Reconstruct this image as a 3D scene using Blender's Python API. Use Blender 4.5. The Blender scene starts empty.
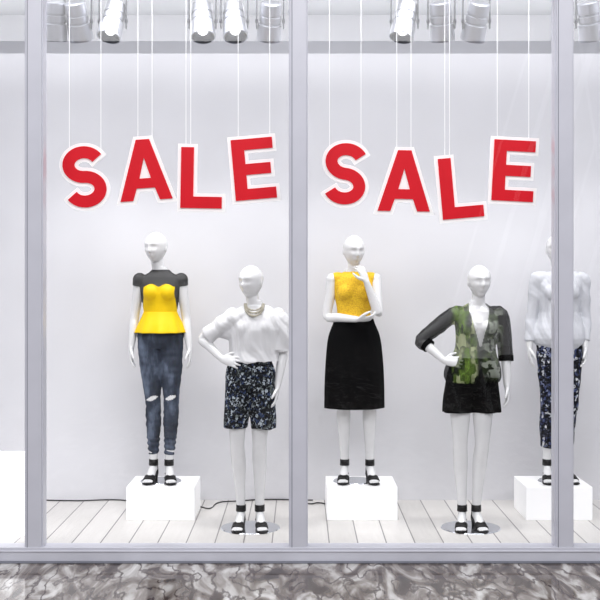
import bpy, bmesh, math, random
from mathutils import Vector, Matrix, noise
random.seed(4)
S = bpy.context.scene
S.view_settings.view_transform = 'Standard'
COL = S.collection
V = Vector

def lin(c):
    c = c/255.0
    return c/12.92 if c <= .04045 else ((c+.055)/1.055)**2.4
def rgb(r, g, b): return (lin(r), lin(g), lin(b), 1)

# ------------------------------------------------------------ materials
def new_mat(name):
    m = bpy.data.materials.new(name); m.use_nodes = True
    nt = m.node_tree
    return m, nt, nt.nodes['Principled BSDF'], nt.nodes['Material Output']
def node(nt, t, **kw):
    n = nt.nodes.new(t)
    for k, v in kw.items():
        if k in n.inputs: n.inputs[k].default_value = v
        else: setattr(n, k, v)
    return n
def coords(nt, scale=(1, 1, 1)):
    tc = node(nt, 'ShaderNodeTexCoord'); mp = node(nt, 'ShaderNodeMapping')
    mp.inputs['Scale'].default_value = scale
    nt.links.new(tc.outputs['Object'], mp.inputs['Vector'])
    return mp.outputs['Vector']
def ramp(nt, fac, stops, interp='LINEAR'):
    r = node(nt, 'ShaderNodeValToRGB'); cr = r.color_ramp; cr.interpolation = interp
    while len(cr.elements) < len(stops): cr.elements.new(.5)
    for e, (p, c) in zip(cr.elements, stops): e.position = p; e.color = c
    nt.links.new(fac, r.inputs['Fac']); return r.outputs['Color']
def bump(nt, bs, h, strength=.3, dist=.002):
    b = node(nt, 'ShaderNodeBump'); b.inputs['Strength'].default_value = strength
    b.inputs['Distance'].default_value = dist
    nt.links.new(h, b.inputs['Height']); nt.links.new(b.outputs['Normal'], bs.inputs['Normal'])
def mixc(nt, fac, a, b):
    m = node(nt, 'ShaderNodeMix', data_type='RGBA')
    for i, s in ((0, fac), (6, a), (7, b)):
        if hasattr(s, 'links'): nt.links.new(s, m.inputs[i])
        else: m.inputs[i].default_value = s
    return m.outputs[2]
def plain(name, col, rough=.5, metal=0, nscale=0, nstr=.1, ndist=.002, coat=0, emis=0, spec=.5):
    m, nt, bs, out = new_mat(name)
    bs.inputs['Roughness'].default_value = rough; bs.inputs['Metallic'].default_value = metal
    bs.inputs['Coat Weight'].default_value = coat; bs.inputs['Specular IOR Level'].default_value = spec
    n = node(nt, 'ShaderNodeTexNoise'); n.inputs['Scale'].default_value = nscale or 6
    n.inputs['Detail'].default_value = 4
    nt.links.new(coords(nt), n.inputs['Vector'])
    dark = tuple(c*.94 for c in col[:3])+(1,)
    nt.links.new(ramp(nt, n.outputs['Fac'], [(.3, dark), (.7, col)]), bs.inputs['Base Color'])
    if nscale: bump(nt, bs, n.outputs['Fac'], nstr, ndist)
    if emis:
        bs.inputs['Emission Color'].default_value = col; bs.inputs['Emission Strength'].default_value = emis
    return m

def sheer(m, amount):
    nt = m.node_tree; out = nt.nodes['Material Output']; bs = nt.nodes['Principled BSDF']
    tr = node(nt, 'ShaderNodeBsdfTransparent'); mx = node(nt, 'ShaderNodeMixShader')
    mx.inputs[0].default_value = amount
    nt.links.new(bs.outputs[0], mx.inputs[1]); nt.links.new(tr.outputs[0], mx.inputs[2])
    nt.links.new(mx.outputs[0], out.inputs['Surface']); return m

M_body = plain('mannequin_white', rgb(230, 230, 231), .26, coat=.35)
M_wall = plain('wall_paint', rgb(225, 225, 229), .85, nscale=2)
M_ceil = plain('ceiling_paint', rgb(226, 228, 232), .9)
M_frame = plain('satin_aluminium', rgb(210, 210, 220), .3, .0)
M_frame_dark = plain('frame_gasket', rgb(130, 132, 144), .5)
M_ped = plain('white_laminate_glow', rgb(252, 252, 253), .35, emis=.2)  # slight glow put into the laminate so the plinths look brighter
M_light = plain('light_box_acrylic', rgb(252, 252, 255), .4, emis=.9)
M_black = plain('black_leather', rgb(12, 12, 14), .4, spec=.3)
M_cable = plain('cable_rubber', rgb(30, 30, 32), .5)
M_red = plain('red_board', rgb(232, 0, 30), .5, spec=.3)
M_white = plain('white_board_glow', rgb(252, 252, 252), .5, emis=.2)  # faint glow in the material keeps the letter borders bright, not a lamp
M_string = plain('white_string_glow', rgb(250, 250, 250), .6, emis=.2)  # strings carry a little added glow of their own
M_alu = plain('spotlight_metal', rgb(178, 180, 188), .28, .75)
M_aludk = plain('spotlight_dark', rgb(80, 82, 88), .35, .6)
M_lens = plain('lamp_lens', rgb(255, 255, 255), .2, emis=3)
M_steel = plain('polished_steel', rgb(215, 218, 224), .12, .9)
M_yellow = plain('yellow_satin', rgb(243, 202, 6), .55, nscale=60, nstr=.15, spec=.3)
M_mesh = sheer(plain('black_mesh', rgb(6, 6, 8), .8, nscale=300, nstr=.4, spec=.2), .30)
M_tee = plain('white_knit', rgb(228, 228, 230), .9, nscale=160, nstr=.3)
M_skirt = plain('black_skirt_cloth', rgb(3, 3, 4), .9, nscale=40, nstr=.15, spec=.12)
M_shorts_blk = plain('black_shorts_cloth', rgb(4, 4, 5), .9, nscale=60, nstr=.2, spec=.12)
M_jacket = plain('pale_grey_blouse', rgb(208, 210, 216), .8, nscale=90, nstr=.3)
M_bead = plain('cream_bead', rgb(176, 170, 154), .35)

def make_lace():
    m, nt, bs, out = new_mat('yellow_lace')
    v = node(nt, 'ShaderNodeTexVoronoi'); v.inputs['Scale'].default_value = 120
    nt.links.new(coords(nt), v.inputs['Vector'])
    nt.links.new(ramp(nt, v.outputs['Distance'], [(.2, rgb(244, 204, 44)), (.85, rgb(214, 162, 30))]), bs.inputs['Base Color'])
    bs.inputs['Roughness'].default_value = .8; bump(nt, bs, v.outputs['Distance'], .3, .002); return m
M_lace = make_lace()

def make_denim():
    m, nt, bs, out = new_mat('dark_denim')
    n = node(nt, 'ShaderNodeTexNoise'); n.inputs['Scale'].default_value = 7; n.inputs['Detail'].default_value = 5
    nt.links.new(coords(nt, (1.5, 1, .6)), n.inputs['Vector'])
    f = node(nt, 'ShaderNodeTexNoise'); f.inputs['Scale'].default_value = 220
    nt.links.new(coords(nt, (1, 1, .4)), f.inputs['Vector'])
    c = ramp(nt, n.outputs['Fac'], [(.35, rgb(26, 32, 44)), (.52, rgb(48, 57, 74)), (.66, rgb(98, 110, 130))])
    c2 = mixc(nt, .04, c, f.outputs['Color'])
    nt.links.new(c2, bs.inputs['Base Color']); bs.inputs['Roughness'].default_value = .85
    bs.inputs['Specular IOR Level'].default_value = .2
    bump(nt, bs, f.outputs['Fac'], .4, .001); return m
M_denim = make_denim()

def make_floral(name, sc, a, b, c, base):
    m, nt, bs, out = new_mat(name)
    co = coords(nt)
    n = node(nt, 'ShaderNodeTexNoise'); n.inputs['Scale'].default_value = sc*1.1; n.inputs['Detail'].default_value = 3
    nt.links.new(co, n.inputs['Vector'])
    add = node(nt, 'ShaderNodeMix', data_type='VECTOR'); add.inputs[0].default_value = .06
    nt.links.new(co, add.inputs[4]); nt.links.new(n.outputs['Color'], add.inputs[5])
    v = node(nt, 'ShaderNodeTexVoronoi'); v.inputs['Scale'].default_value = sc
    nt.links.new(add.outputs[1], v.inputs['Vector'])
    v2 = node(nt, 'ShaderNodeTexVoronoi'); v2.inputs['Scale'].default_value = sc*2.3
    nt.links.new(add.outputs[1], v2.inputs['Vector'])
    flower = ramp(nt, v.outputs['Color'], [(0, a), (.45, b), (.7, c)], 'CONSTANT')
    mask = ramp(nt, v.outputs['Distance'], [(0, (0, 0, 0, 1)), (.12, (1, 1, 1, 1)), (.4, (0, 0, 0, 1))], 'CONSTANT')
    mask2 = ramp(nt, v2.outputs['Distance'], [(0, (1, 1, 1, 1)), (.22, (0, 0, 0, 1))], 'CONSTANT')
    s1 = mixc(nt, mask, base, flower)
    s2 = mixc(nt, mask2, s1, c)
    nt.links.new(s2, bs.inputs['Base Color']); bs.inputs['Roughness'].default_value = .8
    bs.inputs['Specular IOR Level'].default_value = .2
    return m
M_floral = make_floral('floral_cotton', 46, rgb(176, 186, 196), rgb(50, 66, 104), rgb(104, 112, 112), rgb(8, 10, 18))
M_floral2 = make_floral('leaf_print_cotton', 34, rgb(205, 208, 214), rgb(60, 70, 110), rgb(120, 128, 160), rgb(8, 10, 18))

def make_blouse():
    m, nt, bs, out = new_mat('sheer_green_print')
    def blocks(scale, rnd, stops):
        v = node(nt, 'ShaderNodeTexVoronoi', distance='CHEBYCHEV'); v.inputs['Scale'].default_value = 10; v.inputs['Randomness'].default_value = rnd
        nt.links.new(coords(nt, scale), v.inputs['Vector'])
        s = node(nt, 'ShaderNodeSeparateColor'); nt.links.new(v.outputs['Color'], s.inputs[0])
        n = node(nt, 'ShaderNodeTexNoise'); n.inputs['Scale'].default_value = 18; n.inputs['Detail'].default_value = 4
        nt.links.new(coords(nt, (1.4, .3, .8)), n.inputs['Vector'])
        mx = node(nt, 'ShaderNodeMix', data_type='FLOAT'); mx.inputs[0].default_value = .5
        nt.links.new(s.outputs[0], mx.inputs[2]); nt.links.new(n.outputs['Fac'], mx.inputs[3])
        return ramp(nt, mx.outputs[0], stops)
    g = blocks((3.0, 1, 1.2), .8, [(.28, rgb(14, 18, 12)), (.38, rgb(50, 66, 28)), (.5, rgb(106, 134, 54)), (.58, rgb(44, 58, 28)), (.70, rgb(170, 178, 136))])
    g2 = blocks((2.0, 1, 2.6), .8, [(.30, rgb(8, 9, 9)), (.42, rgb(40, 50, 30)), (.52, rgb(96, 112, 72)), (.60, rgb(24, 30, 22)), (.70, rgb(140, 146, 134))])
    sx = node(nt, 'ShaderNodeSeparateXYZ'); tc = node(nt, 'ShaderNodeTexCoord')
    nt.links.new(tc.outputs['Object'], sx.inputs[0])
    def band(src, c, w, e):
        a = node(nt, 'ShaderNodeMath', operation='SUBTRACT'); a.inputs[1].default_value = c; nt.links.new(src, a.inputs[0])
        b = node(nt, 'ShaderNodeMath', operation='ABSOLUTE'); nt.links.new(a.outputs[0], b.inputs[0])
        return ramp(nt, b.outputs[0], [(w, (1, 1, 1, 1)), (w+e, (0, 0, 0, 1))])
    c = mixc(nt, band(sx.outputs['X'], -.10, .06, .03), rgb(9, 9, 11), g)
    rightm = node(nt, 'ShaderNodeMath', operation='MULTIPLY')
    nt.links.new(band(sx.outputs['X'], .085, .065, .03), rightm.inputs[0]); nt.links.new(band(sx.outputs['Z'], 1.26, .20, .05), rightm.inputs[1])
    c = mixc(nt, rightm.outputs[0], c, g2)
    nt.links.new(c, bs.inputs['Base Color']); bs.inputs['Roughness'].default_value = .8
    bs.inputs['Specular IOR Level'].default_value = .15
    return sheer(m, .3)
M_blouse = make_blouse()

def make_planks():
    m, nt, bs, out = new_mat('white_plank_floor')
    co = coords(nt)
    sx = node(nt, 'ShaderNodeSeparateXYZ'); nt.links.new(co, sx.inputs[0])
    d = node(nt, 'ShaderNodeMath', operation='DIVIDE'); d.inputs[1].default_value = .185
    nt.links.new(sx.outputs['X'], d.inputs[0])
    fr = node(nt, 'ShaderNodeMath', operation='FRACT'); nt.links.new(d.outputs[0], fr.inputs[0])
    seam = ramp(nt, fr.outputs[0], [(0, (1, 1, 1, 1)), (.04, (0, 0, 0, 1))], 'CONSTANT')
    fl = node(nt, 'ShaderNodeMath', operation='FLOOR'); nt.links.new(d.outputs[0], fl.inputs[0])
    wn = node(nt, 'ShaderNodeTexWhiteNoise', noise_dimensions='1D'); nt.links.new(fl.outputs[0], wn.inputs['W'])
    n = node(nt, 'ShaderNodeTexNoise'); n.inputs['Scale'].default_value = 9; n.inputs['Detail'].default_value = 6
    nt.links.new(coords(nt, (6, .5, 1)), n.inputs['Vector'])
    tone = mixc(nt, wn.outputs['Value'], rgb(214, 211, 207), rgb(232, 229, 225))
    tone2 = mixc(nt, .12, tone, n.outputs['Fac'])
    nt.links.new(mixc(nt, seam, tone2, rgb(130, 126, 126)), bs.inputs['Base Color'])
    bs.inputs['Roughness'].default_value = .4; return m
M_planks = make_planks()

def make_marble():
    m, nt, bs, out = new_mat('polished_marble')
    co = coords(nt, (2.2, .7, 1))
    n1 = node(nt, 'ShaderNodeTexNoise'); n1.inputs['Scale'].default_value = 2.6; n1.inputs['Detail'].default_value = 10
    n1.inputs['Distortion'].default_value = 1.6; nt.links.new(co, n1.inputs['Vector'])
    w = node(nt, 'ShaderNodeTexWave'); w.bands_direction = 'DIAGONAL'; w.inputs['Scale'].default_value = 1.6
    w.inputs['Distortion'].default_value = 14; w.inputs['Detail'].default_value = 7; w.inputs['Detail Scale'].default_value = 1.8
    nt.links.new(co, w.inputs['Vector'])
    c1 = ramp(nt, n1.outputs['Fac'], [(.33, rgb(58, 48, 43)), (.44, rgb(112, 101, 94)), (.52, rgb(152, 144, 138)), (.60, rgb(204, 200, 196)), (.72, rgb(236, 234, 232))])
    vein = ramp(nt, w.outputs['Fac'], [(0, (.85, .85, .85, 1)), (.06, (.5, .5, .5, 1)), (.15, (0, 0, 0, 1))])
    nt.links.new(mixc(nt, vein, c1, rgb(60, 42, 36)), bs.inputs['Base Color'])
    bs.inputs['Roughness'].default_value = .06; return m
M_marble = make_marble()

def make_glass():
    m, nt, bs, out = new_mat('shop_window_glass')
    nt.nodes.remove(bs)
    lw = node(nt, 'ShaderNodeLayerWeight'); lw.inputs['Blend'].default_value = .5
    p = node(nt, 'ShaderNodeMath', operation='POWER'); p.inputs[1].default_value = 5
    nt.links.new(lw.outputs['Facing'], p.inputs[0])
    ma = node(nt, 'ShaderNodeMath', operation='MULTIPLY_ADD'); ma.inputs[1].default_value = .8; ma.inputs[2].default_value = .05
    nt.links.new(p.outputs[0], ma.inputs[0])
    tr = node(nt, 'ShaderNodeBsdfTransparent'); gl = node(nt, 'ShaderNodeBsdfGlossy'); gl.inputs['Roughness'].default_value = 0
    mx = node(nt, 'ShaderNodeMixShader')
    nt.links.new(ma.outputs[0], mx.inputs[0]); nt.links.new(tr.outputs[0], mx.inputs[1]); nt.links.new(gl.outputs[0], mx.inputs[2])
    nt.links.new(mx.outputs[0], out.inputs['Surface']); return m
M_glass = make_glass()

# ------------------------------------------------------------ mesh helpers
def empty(name, loc=(0, 0, 0)):
    e = bpy.data.objects.new(name, None); e.location = loc; e.empty_display_size = .1; COL.objects.link(e); return e
def obj_from(name, bm, mats, parent=None, smooth=False, loc=None, bevel=0):
    me = bpy.data.meshes.new(name)
    bmesh.ops.recalc_face_normals(bm, faces=bm.faces)
    bm.to_mesh(me); bm.free()
    if not isinstance(mats, (list, tuple)): mats = [mats]
    for m in mats: me.materials.append(m)
    o = bpy.data.objects.new(name, me); COL.objects.link(o)
    if smooth:
        for p in me.polygons: p.use_smooth = True
    if parent: o.parent = parent
    if loc: o.location = loc
    if bevel:
        b = o.modifiers.new('bevel', 'BEVEL'); b.width = bevel; b.segments = 2; b.limit_method = 'ANGLE'
    return o
def add_box(bm, x0, x1, y0, y1, z0, z1, mi=0):
    r = bmesh.ops.create_cube(bm, size=1, matrix=Matrix.Translation(((x0+x1)/2, (y0+y1)/2, (z0+z1)/2)) @ Matrix.Diagonal((x1-x0, y1-y0, z1-z0, 1)))
    for f in {f for v in r['verts'] for f in v.link_faces}: f.material_index = mi
def box_obj(name, x0, x1, y0, y1, z0, z1, mat, parent=None, bevel=0):
    c = V(((x0+x1)/2, (y0+y1)/2, (z0+z1)/2)); bm = bmesh.new()
    add_box(bm, x0-c.x, x1-c.x, y0-c.y, y1-c.y, z0-c.z, z1-c.z)
    return obj_from(name, bm, mat, parent, loc=c, bevel=bevel)

def cat(p0, p1, p2, p3, t):
    return .5*((2*p1)+(p2-p0)*t+(2*p0-5*p1+4*p2-p3)*t*t+(3*p1-p0-3*p2+p3)*t*t*t)
def tube(bm, pts, rad, ref=V((0, 1, 0)), n=20, k=4, caps=True, roundend=False, fixed=False, mi=0, fold=None):
    P = [V(p) for p in pts]; R = [V((r, r)) if isinstance(r, (int, float)) else V(r) for r in rad]
    pp, rr = [], []
    for i in range(len(P)-1):
        a, b, c, d = max(i-1, 0), i, i+1, min(i+2, len(P)-1)
        for j in range(k):
            t = j/k; pp.append(cat(P[a], P[b], P[c], P[d], t)); rr.append(cat(R[a], R[b], R[c], R[d], t))
    pp.append(P[-1]); rr.append(R[-1])
    if roundend:
        t = (pp[-1]-pp[-2]).normalized(); r = rr[-1].copy(); e = pp[-1].copy(); m = min(r)
        for a in (30, 60, 80):
            pp.append(e+t*m*math.sin(math.radians(a))); rr.append(r*math.cos(math.radians(a)))
    rings = []
    for i, (p, r) in enumerate(zip(pp, rr)):
        t = V((0, 0, 1)) if fixed else (pp[min(i+1, len(pp)-1)]-pp[max(i-1, 0)]).normalized()
        u = ref.cross(t)
        if u.length < 1e-3: u = V((1, 0, 0))
        u.normalize(); v = t.cross(u)
        ring = []
        for s in range(n):
            a = 2*math.pi*s/n; q = 1.0
            if fold: q = fold(a, i/(len(pp)-1))
            ring.append(bm.verts.new(p+u*(r.x*math.cos(a)*q)+v*(r.y*math.sin(a)*q)))
        rings.append(ring)
    for a, b in zip(rings, rings[1:]):
        for s in range(n):
            f = bm.faces.new((a[s], a[(s+1) % n], b[(s+1) % n], b[s])); f.material_index = mi
    if caps:
        bm.faces.new(list(reversed(rings[0]))).material_index = mi; bm.faces.new(rings[-1]).material_index = mi
def ellipsoid(bm, c, r, rot=None):
    M = Matrix.Translation(c) @ (rot or Matrix.Identity(4)) @ Matrix.Diagonal((r[0], r[1], r[2], 1))
    bmesh.ops.create_uvsphere(bm, u_segments=24, v_segments=14, radius=1, matrix=M)

def finalize(name, bm, voxel, smooth, mats, parent, disp=None, matfn=None, delfn=None):
    o = obj_from(name, bm, mats)
    r = o.modifiers.new('r', 'REMESH'); r.mode = 'VOXEL'; r.voxel_size = voxel; r.use_smooth_shade = True
    s = o.modifiers.new('s', 'SMOOTH'); s.iterations = smooth; s.factor = .5
    dg = bpy.context.evaluated_depsgraph_get()
    me = bpy.data.meshes.new_from_object(o.evaluated_get(dg), depsgraph=dg)
    old = o.data; o.modifiers.clear(); o.data = me; bpy.data.meshes.remove(old); me.name = name
    me.materials.clear()
    if not isinstance(mats, (list, tuple)): mats = [mats]
    for m in mats: me.materials.append(m)
    if disp:
        nn = [v.normal.copy() for v in me.vertices]
        for v, nrm in zip(me.vertices, nn): v.co = v.co + nrm*disp(v.co)
    if matfn:
        for p in me.polygons: p.material_index = matfn(p.center)
    else:
        for p in me.polygons: p.material_index = 0
    if delfn:
        b = bmesh.new(); b.from_mesh(me)
        bmesh.ops.delete(b, geom=[f for f in b.faces if delfn(f.calc_center_median())], context='FACES')
        b.to_mesh(me); b.free()
    for p in me.polygons: p.use_smooth = True
    o.parent = parent
    return o

# ------------------------------------------------------------ mannequin
TOR = [(.97, .10, .08), (1.0, .145, .098), (1.05, .163, .108), (1.11, .152, .10), (1.17, .125, .086), (1.22, .110, .078),
       (1.29, .120, .084), (1.36, .136, .096), (1.42, .146, .092), (1.465, .148, .074), (1.50, .115, .06), (1.525, .062, .05),
       (1.56, .045, .047), (1.63, .043, .046)]
def tor(z, ps=0, off=0):
    if z <= TOR[0][0]: r = TOR[0][1:]
    elif z >= TOR[-1][0]: r = TOR[-1][1:]
    else:
        for a, b in zip(TOR, TOR[1:]):
            if a[0] <= z <= b[0]:
                t = (z-a[0])/(b[0]-a[0]); r = (a[1]+(b[1]-a[1])*t, a[2]+(b[2]-a[2])*t); break
    sh = ps*max(0, min(1, (1.35-z)/.25))
    return V((sh, .012 if z > 1.5 else 0, z)), (r[0]+off, r[1]+off)
def torso_tube(bm, z0, z1, ps, offs, n=32):
    N = 16; P = []; R = []
    for i in range(N+1):
        z = z0+(z1-z0)*i/N; o = offs(z) if callable(offs) else offs
        c, r = tor(z, ps, 0 if isinstance(o, tuple) else o)
        if isinstance(o, tuple): r = (r[0]+o[0], r[1]+o[1])
        P.append(c); R.append(r)
    tube(bm, P, R, n=n, k=1, fixed=True)
def bust(bm, off=0):
    for s in (-1, 1): ellipsoid(bm, V((s*.06, -.062, 1.375)), (.055+off, .052+off, .056+off))
def leg_path(h, k, a):
    h, k, a = V(h), V(k), V(a)
    return [h, h.lerp(k, .5)+V((0, -.008, 0)), k+V((0, -.004, 0)), k.lerp(a, .3)+V((0, .016, 0)), k.lerp(a, .65)+V((0, .01, 0)), a]
LEGR = [.082, .071, .05, .05, .038, .029]
def arm_path(s, e, w):
    s, e, w = V(s), V(e), V(w)
    return [s, s.lerp(e, .5), e, e.lerp(w, .35), w]
ARMR = [.043, .038, .032, .033, .022]

def head(bm, top, x, yaw, pitch=0):
    rx, ry, rz = .076, .095, .113
    t = bmesh.new(); bmesh.ops.create_uvsphere(t, u_segments=72, v_segments=56, radius=1)
    G = lambda X, Z, cx, cz, sx, sz: math.exp(-((X-cx)/sx)**2/2-((Z-cz)/sz)**2/2)
    for v in t.verts:
        a, b, c = v.co
        if c < 0:
            a *= 1-.28*(-c)**1.4
            b *= (1-.42*(-c)) if b > 0 else 1-.06*(-c)
        else:
            q = 1+.10*math.sin(math.pi*min(1, c)); a *= q; b *= q   # fuller, rounder cranium
        X, Y, Z = a*rx, b*ry, c*rz
        if b < -.05:
            d = .021*G(X, Z, 0, -.028, .009, .012)+.014*G(X, Z, 0, -.004, .007, .02)
            d += .008*G(X, Z, 0, -.056, .016, .005)+.007*G(X, Z, 0, -.067, .014, .005)+.011*G(X, Z, 0, -.095, .018, .012)-.003*G(X, Z, 0, -.079, .016, .005)
            for s in (-1, 1):
                d += -.010*G(X, Z, s*.029, .004, .014, .009)+.005*G(X, Z, s*.028, .026, .018, .008)+.005*G(X, Z, s*.042, -.024, .014, .016)
                d += .006*G(X, Z, s*.029, .003, .010, .005)
            Y -= d
        v.co = (X, Y, Z)
    for s in (-1, 1):
        ellipsoid(t, V((s*.074, .012, -.005)), (.008, .017, .028), Matrix.Rotation(s*.35, 4, 'Z'))
    M = Matrix.Translation((x, -.012, top-rz)) @ Matrix.Rotation(math.radians(yaw), 4, 'Z') @ Matrix.Rotation(math.radians(pitch), 4, 'X')
    t.transform(M); me = bpy.data.meshes.new('t'); t.to_mesh(me); t.free(); bm.from_mesh(me); bpy.data.meshes.remove(me)
    tube(bm, [V((0, .012, 1.5)), V((x*.6, .006, 1.56)), V((x, .008, 1.63))], [(.05, .05), (.044, .046), (.046, .05)], n=20)

def hand(bm, w, d, n, thumb, curl=.35):
    w, d, n, t = V(w), V(d).normalized(), V(n), V(thumb)
    n = (n-d*n.dot(d)).normalized(); c = n.cross(d); t = c if c.dot(t) > 0 else -c
    tube(bm, [w-d*.01, w+d*.028, w+d*.06, w+d*.085], [(.023, .019), (.032, .016), (.037, .0145), (.034, .011)], ref=n, n=16, roundend=True)
    for i, (off, L) in enumerate(zip((.029, .010, -.0095, -.0275), (.068, .077, .071, .056))):
        p = w+d*(.078-abs(off)*.15)+t*off; pts = [p]; a = curl*.4
        fan = t*off*6
        for q in (.44, .32, .24):
            dd = (d+fan).normalized()*math.cos(a)+n*math.sin(a); p = p+dd*L*q; pts.append(p); a += curl*(.8+.12*i)
        tube(bm, pts, [.0086, .0080, .0072, .006], ref=n, n=10, k=3, roundend=True)
    p = w+d*.02+t*.02; pts = [p]
    for dd, L in ((d*.6+t*.75+n*.25, .036), (d*.85+t*.45+n*.3, .03), (d*.95+t*.2+n*.35, .024)):
        p = p+dd.normalized()*L; pts.append(p)
    tube(bm, pts, [.013, .0115, .0095, .007], ref=n, n=12, k=3, roundend=True)

def foot(bm, a, f):
    a = V((a[0], a[1], 0)); f = V(f).normalized(); s = V((0, 0, 1)).cross(f); Z = V((0, 0, 1))
    tube(bm, [a-f*.04+Z*.085, a-f*.012+Z*.092, a+f*.03+Z*.085, a+f*.08+Z*.055, a+f*.118+Z*.034, a+f*.145+Z*.028],
         [(.019, .022), (.026, .03), (.029, .034), (.033, .024), (.039, .016), (.036, .012)], ref=Z, n=18, k=3)
    tube(bm, [a+Z*.145, a+Z*.1], [.029, .029], n=14)
    for i, (o, L) in enumerate(((-.028, .036), (-.012, .038), (.003, .034), (.017, .029), (.03, .023))):
        p = a+f*.135+s*o+Z*.025
        tube(bm, [p, p+f*L*.6, p+f*L-Z*.003], [.010 if i == 0 else .008, .0085 if i == 0 else .0072, .006], ref=Z, n=8, k=2, roundend=True)
def sandal(bm, a, f):
    a = V((a[0], a[1], 0)); f = V(f).normalized(); Z = V((0, 0, 1))
    tube(bm, [a-f*.062+Z*.058, a-f*.03+Z*.056, a+f*.02+Z*.05, a+f*.07+Z*.026, a+f*.12+Z*.0105, a+f*.165+Z*.0095, a+f*.186+Z*.0105],
         [(.012, .006), (.03, .007), (.028, .007), (.034, .008), (.043, .0095), (.038, .009), (.016, .008)], ref=Z, n=24, k=4)
    tube(bm, [a-f*.036+Z*.001, a-f*.034+Z*.03, a-f*.03+Z*.056], [(.02, .02), (.022, .021), (.028, .027)], n=16, k=2)
    tube(bm, [a+Z*.118, a+Z*.14, a+Z*.162], [(.035, .037), (.034, .035), (.034, .035)], n=24, k=1)
    tube(bm, [a+f*.088+Z*.048, a+f*.112+Z*.037, a+f*.143+Z*.029], [(.041, .023), (.043, .0195), (.042, .016)], ref=Z, n=24, k=2)
    tube(bm, [a-f*.055+Z*.055, a-f*.05+Z*.09, a-f*.032+Z*.15], [(.022, .006), (.021, .0055), (.017, .005)], ref=f, n=12, k=3)

def mannequin(loc, P):
    root = empty('mannequin', loc); ps = P['ps']; bm = bmesh.new()
    torso_tube(bm, .97, 1.56, ps, 0); bust(bm); head(bm, P['top'], P['hx'], P['yaw'], P.get('pitch', 0))
    for h, k, a in P['legs']: tube(bm, leg_path(h, k, a), LEGR, n=22)
    for s, e, w in P['arms']:
        ellipsoid(bm, V(s), (.045, .045, .045)); tube(bm, arm_path(s, e, w), ARMR, n=18)
    for (s, e, w), (d, n, t, c) in zip(P['arms'], P['hands']): hand(bm, w, d, n, t, c)
    for (h, k, a), f in zip(P['legs'], P['feet']): foot(bm, a, f)
    finalize('body', bm, .0042, 2, M_body, root)
    bm = bmesh.new()
    for (h, k, a), f in zip(P['legs'], P['feet']): sandal(bm, a, f)
    obj_from('sandals', bm, M_black, root, smooth=True)
    bm = bmesh.new(); bmesh.ops.create_cone(bm, cap_ends=True, segments=64, radius1=P['plate'], radius2=P['plate']-.006, depth=.006, matrix=Matrix.Translation((ps, P['py'], .003)))
    obj_from('stand_plate', bm, M_steel, root)
    return root
N3 = lambda p, a, b, seed=0: noise.noise(V((p.x*a+seed, p.y*a, p.z*b)))

YB, YF = 1.34, .86
# -- yellow peplum top and jeans
P1 = dict(ps=0, top=1.812, hx=-.03, yaw=-22, plate=.15, py=.03,
    arms=[((-.150, 0, 1.466), (-.188, .02, 1.20), (-.208, -.02, .975)), ((.150, 0, 1.466), (.182, .02, 1.20), (.212, -.02, .97))],
    hands=[((0.05, -.15, -1), (1, 0, 0), (0, -1, 0), .3), ((.05, -.15, -1), (-1, 0, 0), (0, -1, 0), .3)],
    legs=[((-.078, 0, 1.03), (-.052, -.01, .60), (-.052, .02, .14)), ((.078, 0, 1.03), (.082, -.02, .60), (.062, .01, .14))],
    feet=[(-.15, -1, 0), (.2, -1, 0)])
r = mannequin((-1.014, YB, .235), P1)
bm = bmesh.new()
torso_tube(bm, 1.19, 1.54, 0, .009); bust(bm, .008)
for s, e, w in P1['arms']:
    ellipsoid(bm, V(s), (.0515, .0515, .0515))
    tube(bm, [V(s), V(s).lerp(V(e), .10), V(s).lerp(V(e), .17)], [.050, .0485, .0465], n=24)
finalize('peplum_top', bm, .0040, 1, [M_yellow, M_mesh], r,
         matfn=lambda c: 1 if (c.z > 1.425+.012*math.cos((abs(c.x)-.055)*45) or (abs(c.x) > .112+.1*max(0, 1.36-c.z) and c.z > 1.25) or abs(c.x) > .14) else 0,
         disp=lambda p: .001*N3(p, 20, 12))
bm = bmesh.new()
tube(bm, [(0, 0, 1.235), (0, 0, 1.20), (0, 0, 1.14), (0, 0, 1.085)], [(.122, .09), (.135, .104), (.162, .135), (.184, .158)], n=96, k=5, caps=False, fixed=True,
     fold=lambda a, t: 1+.045*t*math.cos(9*a+.6)+.02*t*math.cos(5*a))
o = obj_from('peplum', bm, M_yellow, r, smooth=True); m = o.modifiers.new('s', 'SOLIDIFY'); m.thickness = .004
bm = bmesh.new(); torso_tube(bm, .97, 1.16, 0, .008)
for h, k, a in P1['legs']:
    pth = leg_path(h, k, a); tube(bm, pth[:5]+[V(a)+V((0, 0, .06))], [.09, .079, .056, .056, .044, .036], n=24)
def rip(c):
    for (x, z, w) in ((-.052, .612, .042), (.084, .618, .040)):
        if c.y < -.02 and abs(c.x-x) < w and abs(c.z-z-.3*(c.x-x)) < .017*(1-((c.x-x)/w)**2)+.002*math.sin(c.x*400): return 1
    return 0
finalize('ripped_jeans', bm, .0045, 3, [M_denim, M_body], r, matfn=rip,
         disp=lambda p: .005*N3(p, 9, 30)+(.0035*math.sin(p.z*150+p.x*30) if p.z < .33 else 0))

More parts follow.
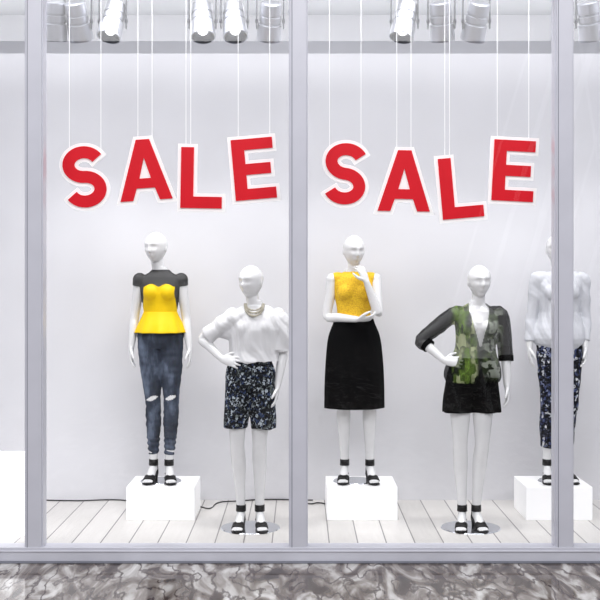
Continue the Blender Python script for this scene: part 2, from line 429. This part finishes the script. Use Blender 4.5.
# -- white slouchy top and printed shorts
P2 = dict(ps=-.035, top=1.800, hx=-.027, yaw=-32, plate=.205, py=.03,
    arms=[((-.158, 0, 1.468), (-.365, .06, 1.295), (-.222, -.07, 1.165)), ((.158, 0, 1.468), (.19, .03, 1.20), (.152, -.03, .975))],
    hands=[((1, -.35, -.2), (.25, .9, -.25), (0, 0, 1), .35), ((-.1, -.2, -1), (-1, 0, 0), (0, -1, 0), .35)],
    legs=[((-.112, 0, 1.03), (-.122, -.02, .60), (-.098, .02, .14)), ((.042, 0, 1.03), (.03, .0, .60), (.03, .02, .14))],
    feet=[(-.12, -1, 0), (.15, -1, 0)])
r = mannequin((-.306, YF, 0), P2)
bm = bmesh.new()
torso_tube(bm, 1.145, 1.53, -.02, lambda z: (.018+.035*max(0, min(1, (1.5-z)/.12))*(1.0 if z > 1.2 else .7), .016+.02*max(0, min(1, (1.5-z)/.15)))); bust(bm, .014)
tube(bm, [(-.06, 0, 1.46), (-.16, 0, 1.43), (-.25, .025, 1.37), (-.325, .045, 1.315)], [(.06, .09), (.065, .098), (.06, .085), (.056, .072)], n=28)
tube(bm, [(-.1, 0, 1.33), (-.17, .01, 1.34), (-.25, .03, 1.33)], [(.05, .10), (.05, .06), (.04, .03)], n=24)
tube(bm, [(.06, 0, 1.46), (.155, 0, 1.42), (.185, .01, 1.32), (.19, .02, 1.215)], [(.06, .055), (.07, .064), (.074, .065), (.066, .06)], n=28)
tube(bm, [(.13, 0, 1.40), (.15, 0, 1.22)], [(.07, .06), (.06, .055)], n=24)
def drape(p):   # long soft folds running diagonally from the shoulders
    f = math.sin(p.x*62+p.z*30+5*N3(p, 6, 5))
    return .010*N3(p, 13, 5)+.0055*f*abs(f)+.003*N3(p, 30, 12, 4)
finalize('slouchy_white_top', bm, .006, 3, M_tee, r, disp=drape)
bm = bmesh.new()
tube(bm, [(-.03, 0, .97), (-.033, 0, 1.05), (-.033, 0, 1.18)], [(.165, .115), (.172, .12), (.135, .10)], n=32, fixed=True)
tube(bm, [(-.110, 0, 1.05), (-.124, 0, .85), (-.136, -.005, .695)], [(.095, .108), (.090, .105), (.084, .10)], n=32, fixed=True)
tube(bm, [(.044, 0, 1.05), (.050, 0, .85), (.056, 0, .69)], [(.095, .108), (.090, .105), (.084, .10)], n=32, fixed=True)
finalize('floral_shorts', bm, .005, 3, M_floral, r, disp=lambda p: .007*N3(p, 16, 6, 9))
bm = bmesh.new()
for row, (rx, rz, br, cnt) in enumerate(((.060, .052, .007, 26), (.064, .070, .008, 26), (.055, .035, .006, 22))):
    for i in range(cnt+1):
        a = math.pi*i/cnt; x = -rx*math.cos(a); dz = max(0.0, math.sin(a))
        bmesh.ops.create_icosphere(bm, subdivisions=2, radius=br*random.uniform(.85, 1.2),
            matrix=Matrix.Translation((x-.004, -.04-.075*dz**.8, 1.535-rz*dz*1.1)))
obj_from('beaded_necklace', bm, M_bead, r, smooth=True)

# -- yellow lace top, black skirt
P3 = dict(ps=0, top=1.79, hx=0, yaw=14, pitch=4, plate=.15, py=.03,
    arms=[((-.158, 0, 1.468), (-.192, .0, 1.20), (.015, -.165, 1.185)), ((.158, 0, 1.468), (.168, -.11, 1.225), (.082, -.15, 1.455))],
    hands=[((1, .12, .05), (0, .5, 1), (0, -1, .3), .55), ((-.38, .05, .93), (-.6, .75, -.2), (-1, 0, -.2), .6)],
    legs=[((-.08, 0, 1.03), (-.078, -.02, .60), (-.066, .02, .14)), ((.08, 0, 1.03), (.112, -.02, .60), (.117, .01, .14))],
    feet=[(-.12, -1, 0), (.15, -1, 0)])
r = mannequin((.391, YB, .235), P3)
bm = bmesh.new(); torso_tube(bm, 1.15, 1.53, 0, .009); bust(bm, .009)
for s in (-1, 1): tube(bm, [(s*.09, 0, 1.475), (s*.12, 0, 1.476), (s*.142, 0, 1.472)], [(.045, .052), (.046, .052), (.045, .05)], n=20)
finalize('yellow_lace_top', bm, .0045, 3, M_lace, r, disp=lambda p: .004*N3(p, 22, 9), delfn=lambda c: c.z > 1.525)
bm = bmesh.new()
tube(bm, [(0, 0, 1.185), (0, 0, 1.15), (0, 0, 1.05), (0, 0, .9), (0, 0, .72), (0, 0, .54)], [(.142, .098), (.152, .108), (.188, .138), (.205, .155), (.214, .165), (.216, .17)],
     n=128, k=8, caps=False, fixed=True, fold=lambda a, t: 1+.022*min(1, t*1.5)*math.cos(7*a+.5)+.012*t*math.cos(13*a+1))
o = obj_from('black_skirt', bm, M_skirt, r, smooth=True); m = o.modifiers.new('s', 'SOLIDIFY'); m.thickness = .005

# -- sheer printed blouse, black shorts
P4 = dict(ps=-.04, top=1.802, hx=.012, yaw=8, plate=.205, py=.03,
    arms=[((-.156, 0, 1.468), (-.375, .06, 1.285), (-.235, -.06, 1.155)), ((.156, 0, 1.468), (.200, .03, 1.20), (.198, -.03, .98))],
    hands=[((1, -.3, -.1), (.25, .9, -.25), (0, 0, 1), .35), ((0, -.2, -1), (-1, 0, 0), (0, -1, 0), .35)],
    legs=[((-.118, 0, 1.03), (-.118, -.01, .60), (-.10, .02, .14)), ((.038, 0, 1.03), (.03, -.02, .60), (-.004, .02, .14))],
    feet=[(-.2, -1, 0), (.15, -1, 0)])
r = mannequin((1.211, YF, 0), P4)
bm = bmesh.new()
torso_tube(bm, 1.005, 1.54, -.03, lambda z: (.014+.024*max(0, min(1, (1.36-z)/.22)), .02+.03*max(0, min(1, (1.45-z)/.3)))); bust(bm, .016)
tube(bm, [(-.08, 0, 1.46), (-.160, 0, 1.462), (-.27, .03, 1.375), (-.375, .06, 1.285), (-.35, .035, 1.262)], [(.055, .06), (.057, .060), (.052, .055), (.048, .050), (.046, .048)], n=26)
tube(bm, [(.08, 0, 1.46), (.160, 0, 1.460), (.184, .015, 1.32), (.200, .03, 1.16)], [(.055, .06), (.057, .060), (.050, .053), (.049, .049)], n=26)
vneck = lambda c: c.z > 1.54 or (c.y < -.01 and c.z > 1.25 and abs(c.x-.004) < .006+.062*min(1, (c.z-1.25)/.24)) or (c.y < -.03 and c.z < 1.13 and abs(c.x-.0) < .22*(1.13-c.z))
finalize('sheer_blouse', bm, .006, 2, M_blouse, r, disp=lambda p: .005*N3(p, 14, 5, 3)+.004*N3(p, 34, 10), delfn=vneck)
bm = bmesh.new()
tube(bm, [(-.345, .04, 1.262), (-.325, .025, 1.243)], [(.048, .048)]*2, n=26, k=3); tube(bm, [(.201, .03, 1.185), (.201, .025, 1.145)], [(.052, .052)]*2, n=26, k=3)
obj_from('blouse_cuffs', bm, M_skirt, r, smooth=True)
bm = bmesh.new()
tube(bm, [(-.04, 0, .95), (-.04, 0, 1.05), (-.035, 0, 1.17)], [(.175, .12), (.168, .12), (.13, .10)], n=32, fixed=True)
tube(bm, [(-.125, 0, 1.05), (-.134, 0, .9), (-.137, -.005, .80)], [(.085, .108), (.100, .108), (.104, .108)], n=32, fixed=True)
tube(bm, [(.05, 0, 1.05), (.056, 0, .9), (.06, 0, .80)], [(.085, .108), (.100, .108), (.106, .108)], n=32, fixed=True)
finalize('black_shorts', bm, .005, 3, M_shorts_blk, r, disp=lambda p: .006*N3(p, 16, 6, 9))

# -- pale blouse and printed trousers
P5 = dict(ps=0, top=1.80, hx=-.02, yaw=-10, plate=.15, py=.03,
    arms=[((-.158, 0, 1.468), (-.200, .02, 1.20), (-.222, -.02, .975)), ((.158, 0, 1.468), (.19, .02, 1.20), (.172, -.05, .98))],
    hands=[((0.05, -.15, -1), (1, 0, 0), (0, -1, 0), .3), ((-.05, -.2, -1), (-1, 0, 0), (0, -1, 0), .4)],
    legs=[((-.08, 0, 1.03), (-.075, -.02, .60), (-.085, .02, .14)), ((.078, 0, 1.03), (.07, .0, .60), (.05, .03, .14))],
    feet=[(-.15, -1, 0), (.2, -1, 0)])
r = mannequin((1.884, YB, .235), P5)
bm = bmesh.new()
torso_tube(bm, .93, 1.535, 0, lambda z: (.016+.02*max(0, min(1, (1.45-z)/.25)), .02+.02*max(0, min(1, (1.45-z)/.3)))); bust(bm, .015)
for s, e, w in P5['arms']:
    p = arm_path(s, e, w); sgn = -1 if s[0] < 0 else 1
    tube(bm, [V((sgn*.08, 0, 1.46))]+p[:4]+[V(e).lerp(V(w), .8)], [.052, .058, .050, .045, .043, .036], n=24)
finalize('pale_blouse', bm, .006, 3, M_jacket, r, disp=lambda p: drape(p)*.7, delfn=lambda c: c.z > 1.53 or (c.y < -.03 and c.z > 1.38 and abs(c.x) < .3*(c.z-1.38)))
bm = bmesh.new(); torso_tube(bm, .97, 1.12, 0, .01)
for h, k, a in P5['legs']:
    pth = leg_path(h, k, a); tube(bm, pth[:5]+[V(a)+V((0, 0, .11))], [.092, .084, .068, .064, .056, .05], n=24)
finalize('printed_trousers', bm, .005, 3, M_floral2, r, disp=lambda p: .006*N3(p, 12, 16))

# ------------------------------------------------------------ plinths
for x0, x1 in ((-1.23, -.745), (.19, .69), (1.60, 2.07)):
    box_obj('display_plinth', x0, x1, 1.13, 1.58, 0, .235, M_ped, bevel=.004)
box_obj('light_box', -2.5, -1.83, .6, 1.0, 0, .51, M_light, bevel=.01)

# ------------------------------------------------------------ SALE signs
LET = {
 'L': ([(0, 0), (.68, 0), (.68, .19), (.21, .19), (.21, 1), (0, 1)], .68),
 'E': ([(0, 0), (.68, 0), (.68, .18), (.21, .18), (.21, .41), (.62, .41), (.62, .59), (.21, .59), (.21, .82), (.68, .82), (.68, 1), (0, 1)], .68),
 'A': ([(0, 0), (.21, 0), (.28, .2), (.58, .2), (.65, 0), (.86, 0), (.54, 1), (.32, 1)], .86)}
def offset(poly, d):
    out = []; n = len(poly)
    for i in range(n):
        a, b, c = V(poly[i-1]), V(poly[i]), V(poly[(i+1) % n])
        e1, e2 = (b-a).normalized(), (c-b).normalized()
        n1, n2 = V((e1.y, -e1.x)), V((e2.y, -e2.x))
        m = (n1+n2).normalized(); out.append(tuple(b+m*min(d/max(m.dot(n1), .3), d*1.6)))
    return out
def s_poly(hw, ext):
    c = []
    for i in range(31):
        a = math.radians(28+(270-28)*i/30); c.append(V((.34+.25*math.cos(a), .7025+.2025*math.sin(a))))
    for i in range(1, 31):
        a = math.radians(90-(90+152)*i/30); c.append(V((.34+.25*math.cos(a), .2975+.2025*math.sin(a))))
    c[0] += (c[0]-c[1]).normalized()*ext; c[-1] += (c[-1]-c[-2]).normalized()*ext
    L, R = [], []
    for i in range(len(c)):
        t = (c[min(i+1, len(c)-1)]-c[max(i-1, 0)]).normalized(); n = V((-t.y, t.x))
        L.append(tuple(c[i]+n*hw)); R.append(tuple(c[i]-n*hw))
    return L+R[::-1]
def plate(name, polys, w, size, th, mat, parent, y):
    cu = bpy.data.curves.new(name, 'CURVE'); cu.dimensions = '2D'; cu.fill_mode = 'BOTH'; cu.extrude = th/2
    for poly in polys:
        sp = cu.splines.new('POLY'); sp.points.add(len(poly)-1); sp.use_cyclic_u = True
        for p, q in zip(sp.points, poly): p.co = ((q[0]-w/2)*size, (q[1]-.5)*size, 0, 1)
    t = bpy.data.objects.new('t', cu); COL.objects.link(t)
    dg = bpy.context.evaluated_depsgraph_get(); me = bpy.data.meshes.new_from_object(t.evaluated_get(dg), depsgraph=dg)
    bpy.data.objects.remove(t); me.transform(Matrix.Rotation(math.pi/2, 4, 'X')); me.materials.clear(); me.materials.append(mat)
    o = bpy.data.objects.new(name, me); COL.objects.link(o); o.parent = parent; o.location = (0, y, 0); return o
YS = .30; SZ = .385; KS = .973
def sign(letters):
    letters = [(c, x*KS, 1.7+(z-1.7)*KS, r) for c, x, z, r in letters]
    cx = sum(l[1] for l in letters)/4; root = empty('hanging_sale_sign', (cx, YS, 2.35))
    for ch, x, z, rot in letters:
        e = empty('letter_'+ch, (x-cx, 0, z-2.35)); e.parent = root; e.rotation_euler = (0, -math.radians(rot), 0)
        if ch == 'S':
            w = .68; plate('face', [s_poly(.098, 0)], w, SZ, .012, M_red, e, -.012); plate('backing', [s_poly(.155, .055)], w, SZ, .012, M_white, e, 0)
        else:
            poly, w = LET[ch]; pl = [poly]
            if ch == 'A': pl.append([(.335, .36), (.525, .36), (.43, .70)])
            plate('face', pl, w, SZ, .012, M_red, e, -.012); plate('backing', [offset(poly, .056)], w, SZ, .012, M_white, e, 0)
        bm = bmesh.new(); zl = z+.15; sep = .045 if ch == 'A' else .1
        xs = [-.10, -.07] if ch == 'L' else [-sep, sep]
        for dx in xs:
            bmesh.ops.create_cone(bm, segments=6, radius1=.0022, radius2=.0022, depth=3.9-zl, matrix=Matrix.Translation((x-cx+dx, .008, (3.9+zl)/2-2.35)))
            bmesh.ops.create_uvsphere(bm, u_segments=8, v_segments=6, radius=.005, matrix=Matrix.Translation((x-cx+dx, -.008, zl-2.35)))
        obj_from('string_'+ch, bm, M_string, root)
sign([('S', -1.400, 2.370, 4), ('A', -1.010, 2.416, 4), ('L', -.640, 2.364, -1), ('E', -.300, 2.422, 5)])
sign([('S', .295, 2.390, -6), ('A', .677, 2.345, -1), ('L', 1.046, 2.300, 5), ('E', 1.388, 2.410, -3)])

# ------------------------------------------------------------ track spotlights
def spot_fixture(x, y, z, tilt, swing):
    root = empty('track_spotlight', (x, y, z))
    hd = empty('head_pivot'); hd.parent = root; hd.rotation_euler = (math.radians(tilt), math.radians(swing), 0)
    bm = bmesh.new()
    prof = [(.055, .125), (.068, .118), (.072, .06), (.072, .052), (.066, .048), (.066, .04), (.072, .036), (.072, .0), (.066, -.004), (.066, -.012), (.078, -.018), (.082, -.11), (.082, -.125), (.074, -.125)]
    n = 40; rings = [[bm.verts.new((r*math.cos(2*math.pi*i/n), r*math.sin(2*math.pi*i/n), zz)) for i in range(n)] for r, zz in prof]
    for a, b in zip(rings, rings[1:]):
        for i in range(n): bm.faces.new((a[i], a[(i+1) % n], b[(i+1) % n], b[i]))
    bm.faces.new(rings[0]); obj_from('can', bm, M_alu, hd)
    bm = bmesh.new()
    bmesh.ops.create_cone(bm, segments=n, radius1=.074, radius2=.03, depth=.07, matrix=Matrix.Translation((0, 0, -.09)))
    obj_from('reflector', bm, M_aludk, hd, smooth=True)
    bm = bmesh.new(); bmesh.ops.create_uvsphere(bm, u_segments=20, v_segments=12, radius=.034, matrix=Matrix.Translation((0, 0, -.07)))
    obj_from('lamp', bm, M_lens, hd, smooth=True)
    bm = bmesh.new()
    for s in (-1, 1):
        add_box(bm, s*.088-.004, s*.088+.004, -.016, .016, -.05, .16)
        bmesh.ops.create_cone(bm, cap_ends=True, segments=16, radius1=.014, radius2=.014, depth=.02, matrix=Matrix.Translation((s*.088, 0, 0)) @ Matrix.Rotation(math.pi/2, 4, 'Y'))
    add_box(bm, -.092, .092, -.016, .016, .155, .163)
    add_box(bm, -.03, .03, -.03, .03, .163, .229)
    obj_from('yoke', bm, M_aludk, root, bevel=.002)
    return root
SPX = [(-1.61, 18, 4), (-1.457, 28, -6), (-1.229, -20, 10), (-.64, -22, -4), (-.431, -24, -6), (-.196, 30, 6), (.686, -16, 12), (.928, 24, -8), (1.157, 30, 8), (1.90, 20, -12), (2.15, 20, 10)]
for x, tl, sw in SPX:
    spot_fixture(x, .56, 3.40, tl, sw)
    L = bpy.data.lights.new('spot_beam', 'SPOT'); L.energy = 20; L.spot_size = math.radians(85); L.spot_blend = .9; L.shadow_soft_size = .07; L.color = (1, .98, .96)
    o = bpy.data.objects.new('spot_beam', L); COL.objects.link(o); o.location = (x, .56, 3.22); o.parent = None
    o.rotation_euler = (math.radians(22), 0, 0)
box_obj('lighting_track', -3.1, 3.1, .54, .58, 3.63, 3.66, M_alu)

# ------------------------------------------------------------ shell
box_obj('floor', -3.2, 3.2, .0, 1.9, -.05, 0, M_planks)
box_obj('wall_back', -3.2, 3.2, 1.86, 1.92, 0, 3.45, M_wall)
box_obj('wall_rear_upper', -3.2, 3.2, 2.5, 2.56, 0, 3.95, M_wall)
box_obj('wall_left', -3.26, -3.2, 0, 2.56, 0, 3.95, M_wall)
box_obj('wall_right', 3.2, 3.26, 0, 2.56, 0, 3.95, M_wall)
box_obj('ceiling', -3.26, 3.26, -.06, 2.56, 3.9, 3.96, M_ceil)
box_obj('wall_header', -3.26, 3.26, -.08, .06, 3.47, 3.9, M_frame)
box_obj('ground_outside', -14, 14, -22, 0, -.05, 0, M_marble)
# far side of the mall hall: unseen dark wall added to cut the glass veil, plus pale diagonal steelwork (seen only as reflections)
M_dark = plain('dark_backdrop', rgb(36, 38, 44), .4, spec=.1)
M_truss = plain('painted_steel', rgb(200, 202, 206), .5)
box_obj('mall_dark_backdrop', -14, 14, -22.1, -22, 0, 12, M_dark)
bm = bmesh.new()
for i in range(12):
    x = 3.6+i*.8
    for a, b in (((x, 0.03), (x+3.2, 11)), ((x+4.7, .03), (x+3.0, 11))):
        d = V((b[0]-a[0], 0, b[1]-a[1])); L = d.length; th = .06+.05*(i % 3)
        bmesh.ops.create_cube(bm, size=1, matrix=Matrix.Translation(((a[0]+b[0])/2, -21.6, (a[1]+b[1])/2)) @ Matrix.Rotation(math.atan2(d.x, d.z), 4, 'Y') @ Matrix.Diagonal((th, th, L, 1)))
obj_from('steel_truss', bm, M_truss)
# frames
def mullion(i, x0, x1):
    bm = bmesh.new(); c = (x0+x1)/2
    add_box(bm, x0-c+.006, x1-c-.006, -.065, .05, .09, 3.47)
    add_box(bm, x0-c-.002, x0-c+.014, -.05, .04, .09, 3.47)
    add_box(bm, x1-c-.014, x1-c+.002, -.05, .04, .09, 3.47)
    add_box(bm, x0-c+.0145, x0-c+.019, -.067, -.064, .09, 3.47, 1)
    obj_from('trim_%d' % i, bm, [M_frame, M_frame_dark], loc=(c, 0, 0), bevel=.003)
for i, (a, b) in enumerate(((-1.655, -1.548), (-.065, .045), (1.535, 1.645), (-3.2, -3.1), (3.1, 3.2))): mullion(i+1, a, b)
bm = bmesh.new()
add_box(bm, -3.26, 3.26, -.07, .05, .012, .094); add_box(bm, -3.26, 3.26, -.08, .0, 0, .012, 1)
add_box(bm, -3.26, 3.26, -.076, .0, .066, .078)
obj_from('trim_sill', bm, [M_frame, M_frame_dark], bevel=.003)
for i, (a, b) in enumerate(((-3.1, -1.655), (-1.548, -.065), (.045, 1.535), (1.645, 3.1))):
    bm = bmesh.new(); vs = [bm.verts.new(p) for p in ((a, 0, .09), (b, 0, .09), (b, 0, 3.47), (a, 0, 3.47))]; bm.faces.new(vs)
    obj_from('window_%d' % (i+1), bm, M_glass)

# cables on the floor
def cable(pts):
    cu = bpy.data.curves.new('power_cable', 'CURVE'); cu.dimensions = '3D'; cu.bevel_depth = .005
    sp = cu.splines.new('BEZIER'); sp.bezier_points.add(len(pts)-1)
    for b, p in zip(sp.bezier_points, pts): b.co = p; b.handle_left_type = b.handle_right_type = 'AUTO'
    cu.materials.append(M_cable); o = bpy.data.objects.new('power_cable', cu); COL.objects.link(o)
cable([(-2.0, 1.82, .007), (-1.7, 1.80, .007), (-1.4, 1.83, .007), (-1.2, 1.7, .007), (-1.1, 1.6, .007)])
cable([(-.73, 1.45, .03), (-.68, 1.5, .008), (-.6, 1.75, .007), (-.5, 1.78, .007), (-.3, 1.84, .007), (.1, 1.82, .007)])
cable([(.02, 1.75, .007), (.08, 1.68, .007), (.14, 1.72, .007), (.22, 1.62, .007)])

# ------------------------------------------------------------ lights
def area(name, loc, rot, sx, sy, e, col=(1, 1, 1)):
    L = bpy.data.lights.new(name, 'AREA'); L.shape = 'RECTANGLE'; L.size = sx; L.size_y = sy; L.energy = e; L.color = col
    o = bpy.data.objects.new(name, L); COL.objects.link(o); o.location = loc; o.rotation_euler = [math.radians(a) for a in rot]
area('display_fill_front', (0, .3, 3.85), (22, 0, 0), 6, .4, 62, (.98, .985, 1))  # added fill without a fixture, brightens the mannequins' fronts
area('display_fill_back', (0, 1.5, 3.85), (0, 0, 0), 6, .4, 16, (.98, .985, 1))  # added overhead fill for the display, no fixture behind it
area('recess_fill', (0, 2.2, 3.5), (-150, 0, 0), 6, .2, 6, (.97, .98, 1))  # added fill to lift the dark upper rear wall
area('exterior_fill', (0, -7, 6), (50, 0, 0), 9, 3, 540, (.98, .98, 1))  # unseen fill added out front to brighten frames and interior
area('truss_fill', (7, -16, 9), (-65, 0, 0), 10, 3, 420, (1, 1, 1))  # unseen fill added to light the steelwork for its reflection
W = bpy.data.worlds.new('World'); S.world = W; W.use_nodes = True
W.node_tree.nodes['Background'].inputs[0].default_value = (.82, .84, .89, 1); W.node_tree.nodes['Background'].inputs[1].default_value = .55

cam = bpy.data.cameras.new('Camera'); cam.lens = 67.08; cam.sensor_width = 36; cam.shift_y = -20/600
co = bpy.data.objects.new('Camera', cam); COL.objects.link(co); co.location = (0, -6.78, 1.7); co.rotation_euler = (math.pi/2, 0, 0)
S.camera = co
